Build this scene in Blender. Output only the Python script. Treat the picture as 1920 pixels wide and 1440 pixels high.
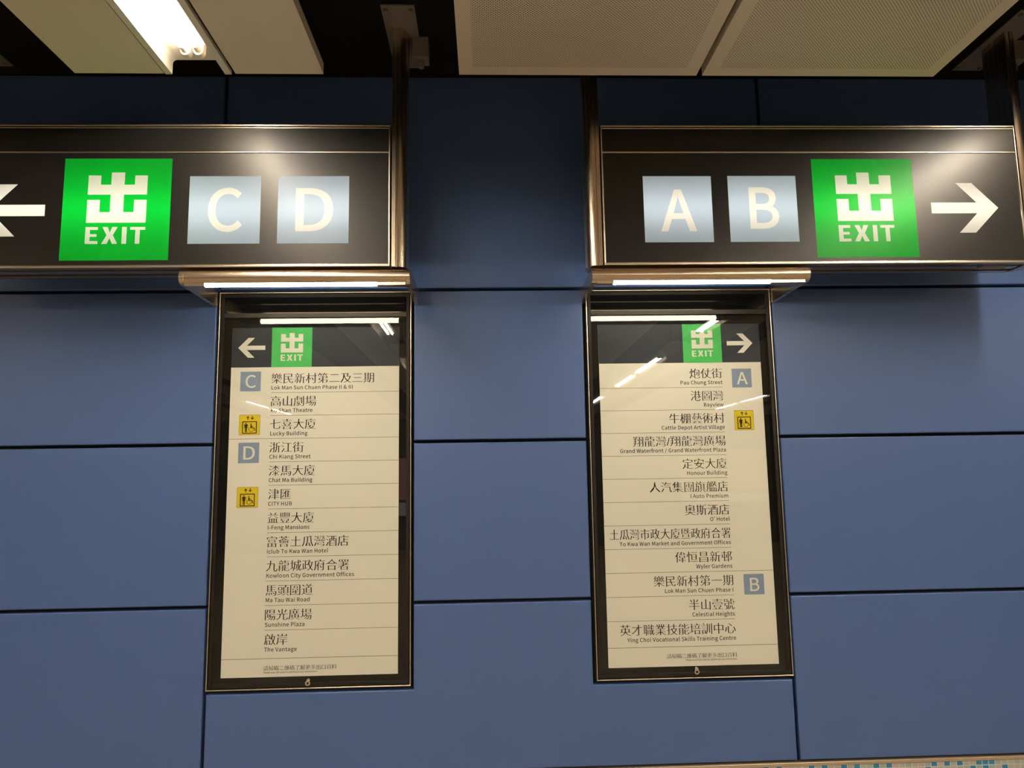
import bpy, bmesh, math, random
from mathutils import Vector, Matrix
from mathutils.geometry import delaunay_2d_cdt

# ------------------------------------------------------------------ scene, camera, light level
SC = bpy.context.scene
COL = SC.collection
for o in list(bpy.data.objects):
    bpy.data.objects.remove(o)

SC.view_settings.view_transform = 'Standard'
SC.view_settings.look = 'None'
SC.view_settings.use_curve_mapping = False
SC.view_settings.gamma = 1.0
SC.view_settings.exposure = 0.0

CAM_Z = 1.6
WALL_DIST = 2.5
FOCAL_PX = 1320.0
PITCH, YAW, ROLL = 0.125439831, 0.0360582702, -0.0160994754


def make_camera():
    cam = bpy.data.cameras.new('camera')
    cam.sensor_fit = 'HORIZONTAL'
    cam.sensor_width = 36.0
    cam.lens = FOCAL_PX / 1920.0 * 36.0
    cam.clip_start = 0.05
    ob = bpy.data.objects.new('camera', cam)
    cp, sp = math.cos(PITCH), math.sin(PITCH)
    cy, sy = math.cos(YAW), math.sin(YAW)
    f = Vector((sy * cp, cy * cp, sp))
    rt = Vector((cy, -sy, 0.0))
    up = rt.cross(f)
    c, s = math.cos(ROLL), math.sin(ROLL)
    r2 = c * rt + s * up
    u2 = -s * rt + c * up
    m = Matrix((r2, u2, -f)).transposed().to_4x4()
    m.translation = Vector((0.0, -WALL_DIST, CAM_Z))
    ob.matrix_world = m
    COL.objects.link(ob)
    SC.camera = ob


make_camera()

world = bpy.data.worlds.new('world')
SC.world = world
world.use_nodes = True
world.node_tree.nodes['Background'].inputs['Color'].default_value = (0.02, 0.017, 0.014, 1)
world.node_tree.nodes['Background'].inputs['Strength'].default_value = 0.1

TUBE_COLOR = (1.0, 0.86, 0.68)        # warm white ceiling tubes
TUBE_POWER = 108.0
CANOPY_COLOR = (1.0, 0.93, 0.74)      # paler tubes in the two canopy lights
CANOPY_POWER = 26.0
SIGN_COLOR = (1.0, 0.93, 0.80)        # tubes inside the sign boxes
SIGN_POWER = 9.3

# ------------------------------------------------------------------ materials
def new_mat(name):
    m = bpy.data.materials.new(name)
    m.use_nodes = True
    nt = m.node_tree
    for n in list(nt.nodes):
        nt.nodes.remove(n)
    out = nt.nodes.new('ShaderNodeOutputMaterial')
    return m, nt, out


def N(nt, kind, **kw):
    n = nt.nodes.new(kind)
    for k, v in kw.items():
        setattr(n, k, v)
    return n


def rgba(c):
    return (c[0], c[1], c[2], 1.0)


def principled(name, color, rough=0.5, metal=0.0, spec=0.5, noise=0.0, nscale=(40, 40, 40),
               bump=0.0, coat=0.0, rough_var=0.0, coat_rough=0.03):
    m, nt, out = new_mat(name)
    b = N(nt, 'ShaderNodeBsdfPrincipled')
    b.inputs['Base Color'].default_value = rgba(color)
    b.inputs['Roughness'].default_value = rough
    b.inputs['Metallic'].default_value = metal
    b.inputs['Specular IOR Level'].default_value = spec
    b.inputs['Coat Weight'].default_value = coat
    b.inputs['Coat Roughness'].default_value = coat_rough
    nt.links.new(b.outputs[0], out.inputs['Surface'])
    if noise or bump or rough_var:
        tc = N(nt, 'ShaderNodeTexCoord')
        mp = N(nt, 'ShaderNodeMapping')
        mp.inputs['Scale'].default_value = nscale
        nz = N(nt, 'ShaderNodeTexNoise')
        nz.inputs['Scale'].default_value = 1.0
        nz.inputs['Detail'].default_value = 4.0
        nt.links.new(tc.outputs['Object'], mp.inputs['Vector'])
        nt.links.new(mp.outputs[0], nz.inputs['Vector'])
        if noise:
            mr = N(nt, 'ShaderNodeMapRange')
            mr.inputs['To Min'].default_value = 1.0 - noise
            mr.inputs['To Max'].default_value = 1.0 + noise
            nt.links.new(nz.outputs['Fac'], mr.inputs['Value'])
            mx = N(nt, 'ShaderNodeVectorMath', operation='SCALE')
            mx.inputs[0].default_value = color
            nt.links.new(mr.outputs[0], mx.inputs['Scale'])
            nt.links.new(mx.outputs[0], b.inputs['Base Color'])
        if rough_var:
            mr = N(nt, 'ShaderNodeMapRange')
            mr.inputs['To Min'].default_value = rough - rough_var
            mr.inputs['To Max'].default_value = rough + rough_var
            nt.links.new(nz.outputs['Fac'], mr.inputs['Value'])
            nt.links.new(mr.outputs[0], b.inputs['Roughness'])
        if bump:
            bp = N(nt, 'ShaderNodeBump')
            bp.inputs['Strength'].default_value = bump
            bp.inputs['Distance'].default_value = 0.001
            nt.links.new(nz.outputs['Fac'], bp.inputs['Height'])
            nt.links.new(bp.outputs[0], b.inputs['Normal'])
    return m


def emitter(name, color, power):
    m, nt, out = new_mat(name)
    e = N(nt, 'ShaderNodeEmission')
    e.inputs['Color'].default_value = rgba(color)
    e.inputs['Strength'].default_value = power
    nt.links.new(e.outputs[0], out.inputs['Surface'])
    return m


def backlit(name, color, front):
    """Thin coloured acrylic lit from behind by the tube inside the box, satin in front."""
    m, nt, out = new_mat(name)
    d = N(nt, 'ShaderNodeBsdfDiffuse')
    d.inputs['Color'].default_value = rgba(front)
    t = N(nt, 'ShaderNodeBsdfTranslucent')
    t.inputs['Color'].default_value = rgba(color)
    mx = N(nt, 'ShaderNodeMixShader')
    mx.inputs[0].default_value = 0.72
    nt.links.new(d.outputs[0], mx.inputs[1])
    nt.links.new(t.outputs[0], mx.inputs[2])
    g = N(nt, 'ShaderNodeBsdfGlossy')
    g.inputs['Roughness'].default_value = 0.3
    m2 = N(nt, 'ShaderNodeMixShader')
    m2.inputs[0].default_value = 0.014
    nt.links.new(mx.outputs[0], m2.inputs[1])
    nt.links.new(g.outputs[0], m2.inputs[2])
    nt.links.new(m2.outputs[0], out.inputs['Surface'])
    return m


def glass_front():
    m, nt, out = new_mat('clear_glass_front')
    # both faces of a real pane together: about 7 % head-on, rising towards grazing angles
    lw = N(nt, 'ShaderNodeLayerWeight')
    pw = N(nt, 'ShaderNodeMath', operation='POWER')
    pw.inputs[1].default_value = 5.0
    fr = N(nt, 'ShaderNodeMath', operation='MULTIPLY_ADD')
    fr.inputs[1].default_value = 0.945
    fr.inputs[2].default_value = 0.055
    nt.links.new(lw.outputs['Facing'], pw.inputs[0])
    nt.links.new(pw.outputs[0], fr.inputs[0])
    t = N(nt, 'ShaderNodeBsdfTransparent')
    g = N(nt, 'ShaderNodeBsdfGlossy')
    g.inputs['Roughness'].default_value = 0.012
    mx = N(nt, 'ShaderNodeMixShader')
    nt.links.new(fr.outputs[0], mx.inputs[0])
    nt.links.new(t.outputs[0], mx.inputs[1])
    nt.links.new(g.outputs[0], mx.inputs[2])
    nt.links.new(mx.outputs[0], out.inputs['Surface'])
    return m


def glass_body():
    m, nt, out = new_mat('clear_glass_body')
    t = N(nt, 'ShaderNodeBsdfTransparent')
    t.inputs['Color'].default_value = (0.97, 0.985, 0.97, 1)
    nt.links.new(t.outputs[0], out.inputs['Surface'])
    return m


def perforated(name, color, pitch=0.0093, radius=0.00152):
    m, nt, out = new_mat(name)
    b = N(nt, 'ShaderNodeBsdfPrincipled')
    b.inputs['Roughness'].default_value = 0.55
    tc = N(nt, 'ShaderNodeTexCoord')
    sc = N(nt, 'ShaderNodeVectorMath', operation='SCALE')
    sc.inputs['Scale'].default_value = 1.0 / pitch
    nt.links.new(tc.outputs['Object'], sc.inputs[0])
    dists = []
    for off in (0.0, 0.5):
        ad = N(nt, 'ShaderNodeVectorMath', operation='ADD')
        ad.inputs[1].default_value = (off, off, 0)
        nt.links.new(sc.outputs[0], ad.inputs[0])
        fr = N(nt, 'ShaderNodeVectorMath', operation='FRACTION')
        nt.links.new(ad.outputs[0], fr.inputs[0])
        sb = N(nt, 'ShaderNodeVectorMath', operation='SUBTRACT')
        sb.inputs[1].default_value = (0.5, 0.5, 0)
        nt.links.new(fr.outputs[0], sb.inputs[0])
        mu = N(nt, 'ShaderNodeVectorMath', operation='MULTIPLY')
        mu.inputs[1].default_value = (1, 1, 0)
        nt.links.new(sb.outputs[0], mu.inputs[0])
        ln = N(nt, 'ShaderNodeVectorMath', operation='LENGTH')
        nt.links.new(mu.outputs[0], ln.inputs[0])
        dists.append(ln)
    mn = N(nt, 'ShaderNodeMath', operation='MINIMUM')
    nt.links.new(dists[0].outputs['Value'], mn.inputs[0])
    nt.links.new(dists[1].outputs['Value'], mn.inputs[1])
    lt = N(nt, 'ShaderNodeMath', operation='LESS_THAN')
    lt.inputs[1].default_value = radius / pitch
    nt.links.new(mn.outputs[0], lt.inputs[0])
    mx = N(nt, 'ShaderNodeMix', data_type='RGBA')
    mx.inputs[6].default_value = rgba(color)
    mx.inputs[7].default_value = (0.012, 0.01, 0.008, 1)
    nt.links.new(lt.outputs[0], mx.inputs[0])
    nt.links.new(mx.outputs[2], b.inputs['Base Color'])
    nt.links.new(b.outputs[0], out.inputs['Surface'])
    return m


def mosaic(name, pitch=0.0224):
    """Small glass tiles: mostly pale greys and greens, some clear blue, in pale grout."""
    m, nt, out = new_mat(name)
    b = N(nt, 'ShaderNodeBsdfPrincipled')
    b.inputs['Roughness'].default_value = 0.25
    tc = N(nt, 'ShaderNodeTexCoord')
    sc = N(nt, 'ShaderNodeVectorMath', operation='SCALE')
    sc.inputs['Scale'].default_value = 1.0 / pitch
    nt.links.new(tc.outputs['Object'], sc.inputs[0])
    fl = N(nt, 'ShaderNodeVectorMath', operation='FLOOR')
    nt.links.new(sc.outputs[0], fl.inputs[0])
    kill = N(nt, 'ShaderNodeVectorMath', operation='MULTIPLY')
    kill.inputs[1].default_value = (1, 0, 1)
    nt.links.new(fl.outputs[0], kill.inputs[0])
    wn = N(nt, 'ShaderNodeTexWhiteNoise', noise_dimensions='3D')
    nt.links.new(kill.outputs[0], wn.inputs['Vector'])
    cr = N(nt, 'ShaderNodeValToRGB')
    cr.color_ramp.interpolation = 'CONSTANT'
    el = cr.color_ramp.elements
    cols = [(0.0, (0.40, 0.47, 0.43)), (0.24, (0.46, 0.45, 0.42)), (0.5, (0.50, 0.43, 0.40)),
            (0.66, (0.34, 0.45, 0.42)), (0.76, (0.03, 0.23, 0.45)), (0.93, (0.04, 0.30, 0.34))]
    el[0].position, el[0].color = cols[0][0], rgba(cols[0][1])
    el[1].position, el[1].color = cols[1][0], rgba(cols[1][1])
    for p, c in cols[2:]:
        e = el.new(p)
        e.color = rgba(c)
    nt.links.new(wn.outputs['Value'], cr.inputs['Fac'])
    fr = N(nt, 'ShaderNodeVectorMath', operation='FRACTION')
    nt.links.new(sc.outputs[0], fr.inputs[0])
    sb = N(nt, 'ShaderNodeVectorMath', operation='SUBTRACT')
    sb.inputs[1].default_value = (0.5, 0.5, 0.5)
    nt.links.new(fr.outputs[0], sb.inputs[0])
    ab = N(nt, 'ShaderNodeVectorMath', operation='ABSOLUTE')
    nt.links.new(sb.outputs[0], ab.inputs[0])
    sp = N(nt, 'ShaderNodeSeparateXYZ')
    nt.links.new(ab.outputs[0], sp.inputs[0])
    mxm = N(nt, 'ShaderNodeMath', operation='MAXIMUM')
    nt.links.new(sp.outputs['X'], mxm.inputs[0])
    nt.links.new(sp.outputs['Z'], mxm.inputs[1])
    gt = N(nt, 'ShaderNodeMath', operation='GREATER_THAN')
    gt.inputs[1].default_value = 0.44
    nt.links.new(mxm.outputs[0], gt.inputs[0])
    mx = N(nt, 'ShaderNodeMix', data_type='RGBA')
    mx.inputs[7].default_value = (0.62, 0.60, 0.54, 1)
    nt.links.new(gt.outputs[0], mx.inputs[0])
    nt.links.new(cr.outputs[0], mx.inputs[6])
    nt.links.new(mx.outputs[2], b.inputs['Base Color'])
    nt.links.new(b.outputs[0], out.inputs['Surface'])
    return m


def floor_mat(name):
    m, nt, out = new_mat(name)
    b = N(nt, 'ShaderNodeBsdfPrincipled')
    b.inputs['Roughness'].default_value = 0.35
    tc = N(nt, 'ShaderNodeTexCoord')
    br = N(nt, 'ShaderNodeTexBrick')
    br.offset = 0.0
    br.inputs['Scale'].default_value = 1.0
    br.inputs['Brick Width'].default_value = 0.6
    br.inputs['Row Height'].default_value = 0.6
    br.inputs['Mortar Size'].default_value = 0.002
    br.inputs['Color1'].default_value = (0.34, 0.27, 0.19, 1)
    br.inputs['Color2'].default_value = (0.31, 0.245, 0.17, 1)
    br.inputs['Mortar'].default_value = (0.2, 0.16, 0.12, 1)
    nt.links.new(tc.outputs['Object'], br.inputs['Vector'])
    nt.links.new(br.outputs['Color'], b.inputs['Base Color'])
    nt.links.new(b.outputs[0], out.inputs['Surface'])
    return m


M = {
    'blue': principled('blue_enamel', (0.070, 0.134, 0.335), 0.36, spec=0.5, noise=0.06, nscale=(300, 300, 300)),
    'gap': principled('black_gap', (0.008, 0.008, 0.009), 0.8),
    'void': principled('black_void', (0.012, 0.011, 0.011), 0.9, spec=0.1),
    'steel': principled('brushed_steel', (0.70, 0.58, 0.455), 0.27, metal=1.0, nscale=(2, 1400, 1400), bump=0.012, rough_var=0.05),
    'steel_v': principled('brushed_steel_upright', (0.70, 0.58, 0.455), 0.27, metal=1.0, nscale=(1400, 1400, 2), bump=0.012, rough_var=0.05),
    'dark_steel': principled('bronzed_dark_steel', (0.020, 0.017, 0.015), 0.42, metal=0.3, spec=0.3),
    'mid_steel': principled('dull_grey_steel', (0.22, 0.19, 0.16), 0.4, metal=1.0),
    'ledge_steel': principled('dark_grey_ledge', (0.060, 0.054, 0.048), 0.5, metal=0.6),
    'bright_trim': principled('polished_steel_edge', (0.88, 0.77, 0.63), 0.3, metal=1.0),
    'chrome': principled('chrome', (0.85, 0.82, 0.78), 0.12, metal=1.0),
    'black_face': principled('satin_black_panel', (0.009, 0.0085, 0.0085), 0.40, spec=0.32, coat=0.22, coat_rough=0.26),
    'black_board': principled('black_board', (0.005, 0.0046, 0.0043), 0.6, spec=0.15),
    'black_glass': principled('black_gloss_panel', (0.006, 0.006, 0.006), 0.03, spec=0.6),
    'liner': principled('white_liner', (0.68, 0.66, 0.62), 0.8),
    'panel': principled('cream_ceiling_paint', (0.74, 0.65, 0.50), 0.5, spec=0.3),
    'trough': principled('white_trough_paint', (0.74, 0.68, 0.57), 0.45),
    'socket': principled('white_lamp_holder', (0.75, 0.70, 0.60), 0.4),
    'perf': perforated('perforated_cream_metal', (0.74, 0.65, 0.50)),
    'paper': principled('cream_poster_paper', (0.885, 0.85, 0.755), 0.6, spec=0.2),
    'band': principled('charcoal_print', (0.034, 0.042, 0.058), 0.5, spec=0.3),
    'ink': principled('black_print', (0.014, 0.012, 0.012), 0.6, spec=0.2),
    'rule': principled('grey_rule_print', (0.14, 0.12, 0.09), 0.6, spec=0.2),
    'green': principled('green_print', (0.075, 0.56, 0.13), 0.5, spec=0.3),
    'white': principled('white_print', (0.86, 0.83, 0.74), 0.5, spec=0.3),
    'slate': principled('slate_blue_print', (0.26, 0.345, 0.50), 0.5, spec=0.3),
    'yellow': principled('yellow_print', (0.82, 0.63, 0.02), 0.5, spec=0.3),
    'lit_green': backlit('backlit_green_acrylic', (0.0, 0.62, 0.045), (0.01, 0.16, 0.02)),
    'lit_blue': backlit('backlit_pale_blue_acrylic', (0.56, 0.68, 0.85), (0.13, 0.16, 0.19)),
    'lit_white': backlit('backlit_white_acrylic', (0.98, 0.96, 0.92), (0.30, 0.28, 0.25)),
    'glass': glass_front(),
    'glass_body': glass_body(),
    'mosaic': mosaic('mosaic_tiles'),
    'trim': principled('beige_metal_trim', (0.62, 0.50, 0.36), 0.35, metal=0.6),
    'floor': floor_mat('beige_granite_floor'),
    'far': principled('dark_brown_cladding', (0.09, 0.07, 0.055), 0.5),
    'tube': emitter('lit_ceiling_tube', TUBE_COLOR, TUBE_POWER),
    'canopy_tube': emitter('lit_canopy_tube', CANOPY_COLOR, CANOPY_POWER),
    'sign_tube': emitter('lit_sign_tube', SIGN_COLOR, SIGN_POWER),
    'grey': principled('grey_plastic', (0.22, 0.20, 0.18), 0.5),
}
for key, c, p in (('ad_yellow', (1.0, 0.78, 0.22), 0.8), ('ad_pink', (1.0, 0.42, 0.38), 0.8), ('ad_white', (1.0, 0.92, 0.8), 0.8)):
    M[key] = emitter(key + '_lightbox', c, p)


# ------------------------------------------------------------------ mesh building
class MB:
    """Collects shapes in world coordinates and links them as ONE mesh object."""

    def __init__(self):
        self.v, self.f, self.m = [], [], []

    def add(self, verts, faces, mi=0):
        k = len(self.v)
        self.v += [tuple(p) for p in verts]
        for f in faces:
            self.f.append([i + k for i in f])
            self.m.append(mi)

    def box(self, x0, x1, y0, y1, z0, z1, mi=0):
        v = [(x0, y0, z0), (x1, y0, z0), (x1, y1, z0), (x0, y1, z0),
             (x0, y0, z1), (x1, y0, z1), (x1, y1, z1), (x0, y1, z1)]
        self.add(v, [(0, 3, 2, 1), (4, 5, 6, 7), (0, 1, 5, 4), (1, 2, 6, 5), (2, 3, 7, 6), (3, 0, 4, 7)], mi)

    def bbox(self, x0, x1, y0, y1, z0, z1, b, mi=0):
        """box with its front (-Y) edges chamfered by b"""
        self.prism_y([(x0, z0), (x1, z0), (x1, z1), (x0, z1)], y0, y1, mi, bevel=b)

    def prism_y(self, loop, y0, y1, mi=0, bevel=0.0):
        """polygon in XZ (counter-clockwise seen from -Y), front at y0, back at y1"""
        n = len(loop)
        if bevel > 0:
            rings = []
            for q in range(6):
                t = math.radians(18 * q)
                d = bevel * (1 - math.sin(t))
                lp = inset(loop, d) if d > 1e-9 else loop
                rings.append([(x, y0 + bevel * (1 - math.cos(t)), z) for x, z in lp])
            rings.append([(x, y1, z) for x, z in loop])
        else:
            rings = [[(x, y0, z) for x, z in loop], [(x, y1, z) for x, z in loop]]
        v, f = [], []
        for r in rings:
            v += r
        f.append(list(range(n)))
        for k in range(len(rings) - 1):
            for i in range(n):
                j = (i + 1) % n
                f.append((k * n + i, (k + 1) * n + i, (k + 1) * n + j, k * n + j))
        e = (len(rings) - 1) * n
        f.append([e + i for i in reversed(range(n))])
        self.add(v, f, mi)

    def prism_axis(self, loop, a0, a1, axis, mi=0):
        """polygon extruded along 'x' (loop in YZ), 'y' (loop in XZ) or 'z' (loop in XY)"""
        def p(u, w, a):
            return {'x': (a, u, w), 'y': (u, a, w), 'z': (u, w, a)}[axis]
        n = len(loop)
        v = [p(u, w, a0) for u, w in loop] + [p(u, w, a1) for u, w in loop]
        f = [list(range(n)), [n + i for i in reversed(range(n))]]
        for i in range(n):
            j = (i + 1) % n
            f.append((i, n + i, n + j, j))
        self.add(v, f, mi)

    def cyl(self, a, b, r, n=16, mi=0, r2=None):
        a, b = Vector(a), Vector(b)
        r2 = r if r2 is None else r2
        d = (b - a).normalized()
        u = d.orthogonal().normalized()
        w = d.cross(u)
        v = []
        for c, rr in ((a, r), (b, r2)):
            for i in range(n):
                t = 2 * math.pi * i / n
                v.append(c + (u * math.cos(t) + w * math.sin(t)) * rr)
        f = [[i for i in reversed(range(n))], [n + i for i in range(n)]]
        for i in range(n):
            j = (i + 1) % n
            f.append((i, j, n + j, n + i))
        self.add(v, f, mi)

    def flat(self, loops, y, mi=0):
        """filled even-odd outline in the XZ plane at y, facing -Y"""
        v, f = fill2d(loops)
        self.add([(x, y, z) for x, z in v], f, mi)

    def build(self, name, mats, root=None, parent=None, smooth=False):
        org = Vector(root.get('origin_', (0, 0, 0))) if False else (root.location.copy() if root else Vector())
        me = bpy.data.meshes.new(name)
        me.from_pydata([tuple(Vector(p) - org) for p in self.v], [], self.f)
        if not isinstance(mats, (list, tuple)):
            mats = [mats]
        for k in mats:
            me.materials.append(M[k])
        for i, pl in enumerate(me.polygons):
            pl.material_index = self.m[i]
        bm = bmesh.new()
        bm.from_mesh(me)
        if not getattr(self, 'keep', False):
            bmesh.ops.recalc_face_normals(bm, faces=bm.faces)
        bm.to_mesh(me)
        bm.free()
        if smooth:
            for pl in me.polygons:
                pl.use_smooth = True
            me.set_sharp_from_angle(angle=math.radians(35))
        me.update()
        ob = bpy.data.objects.new(name, me)
        COL.objects.link(ob)
        if parent is not None:
            ob.parent = parent
        elif root is not None:
            ob.parent = root
        return ob


def inset(loop, d):
    n = len(loop)
    out = []
    for i in range(n):
        p0, p1, p2 = Vector(loop[i - 1]), Vector(loop[i]), Vector(loop[(i + 1) % n])
        e1, e2 = (p1 - p0).normalized(), (p2 - p1).normalized()
        n1, n2 = Vector((-e1.y, e1.x)), Vector((-e2.y, e2.x))
        k = 1.0 + n1.dot(n2)
        q = p1 + (n1 + n2) * (d / k if abs(k) > 1e-6 else d)
        out.append((q.x, q.y))
    return out


def fill2d(loops):
    """even-odd triangulation of outlines; outlines inside one another are handled together"""
    groups = []
    for lp in sorted(loops, key=lambda l: -abs(area(l))):
        xs, zs = [p[0] for p in lp], [p[1] for p in lp]
        b = (min(xs), max(xs), min(zs), max(zs))
        for g in groups:
            q = g[0]
            if q[0] <= b[0] and b[1] <= q[1] and q[2] <= b[2] and b[3] <= q[3]:
                g[1].append(lp)
                break
        else:
            groups.append((b, [lp]))
    V, F = [], []
    for _, lps in groups:
        # work in a unit frame around the group so that the tolerances hold at any size
        b = _
        k = 1.0 / max(b[1] - b[0], b[3] - b[2], 1e-9)
        pts, edges = [], []
        for lp in lps:
            n0, n = len(pts), len(lp)
            pts += [Vector(((x - b[0]) * k, (z - b[2]) * k)) for x, z in lp]
            edges += [(n0 + i, n0 + (i + 1) % n) for i in range(n)]
        rv, _e, rf, _a, _b, _c = delaunay_2d_cdt(pts, edges, [], 0, 1e-7)
        segs = [(pts[a], pts[c]) for a, c in edges]
        base = len(V)
        V += [(p.x / k + b[0], p.y / k + b[2]) for p in rv]
        for t in rf:
            cx = sum(rv[i].x for i in t) / len(t)
            cz = sum(rv[i].y for i in t) / len(t)
            odd = False
            for p, q in segs:
                if (p.y > cz) != (q.y > cz) and cx < (q.x - p.x) * (cz - p.y) / (q.y - p.y) + p.x:
                    odd = not odd
            if odd:
                t = list(t)
                a = area([(rv[i].x, rv[i].y) for i in t])
                F.append([base + i for i in (t if a > 0 else t[::-1])])
    return V, F


def rect(x0, x1, z0, z1):
    return [(x0, z0), (x1, z0), (x1, z1), (x0, z1)]


def ring(cx, cz, r, n=24):
    return [(cx + r * math.cos(2 * math.pi * i / n), cz + r * math.sin(2 * math.pi * i / n)) for i in range(n)]


def rrect(x0, x1, z0, z1, r, n=5):
    p = []
    for cx, cz, a0 in ((x1 - r, z0 + r, -90), (x1 - r, z1 - r, 0), (x0 + r, z1 - r, 90), (x0 + r, z0 + r, 180)):
        for i in range(n + 1):
            t = math.radians(a0 + 90.0 * i / n)
            p.append((cx + r * math.cos(t), cz + r * math.sin(t)))
    return p


def thing(name, loc, label, cat, group=None):
    o = bpy.data.objects.new(name, None)
    o.empty_display_size = 0.05
    o.location = loc
    COL.objects.link(o)
    o['label'] = label
    o['category'] = cat
    if group:
        o['group'] = group
    return o


def structure(ob, label=None, cat=None):
    ob['kind'] = 'structure'
    if label:
        ob['label'] = label
    if cat:
        ob['category'] = cat
    return ob


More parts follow.
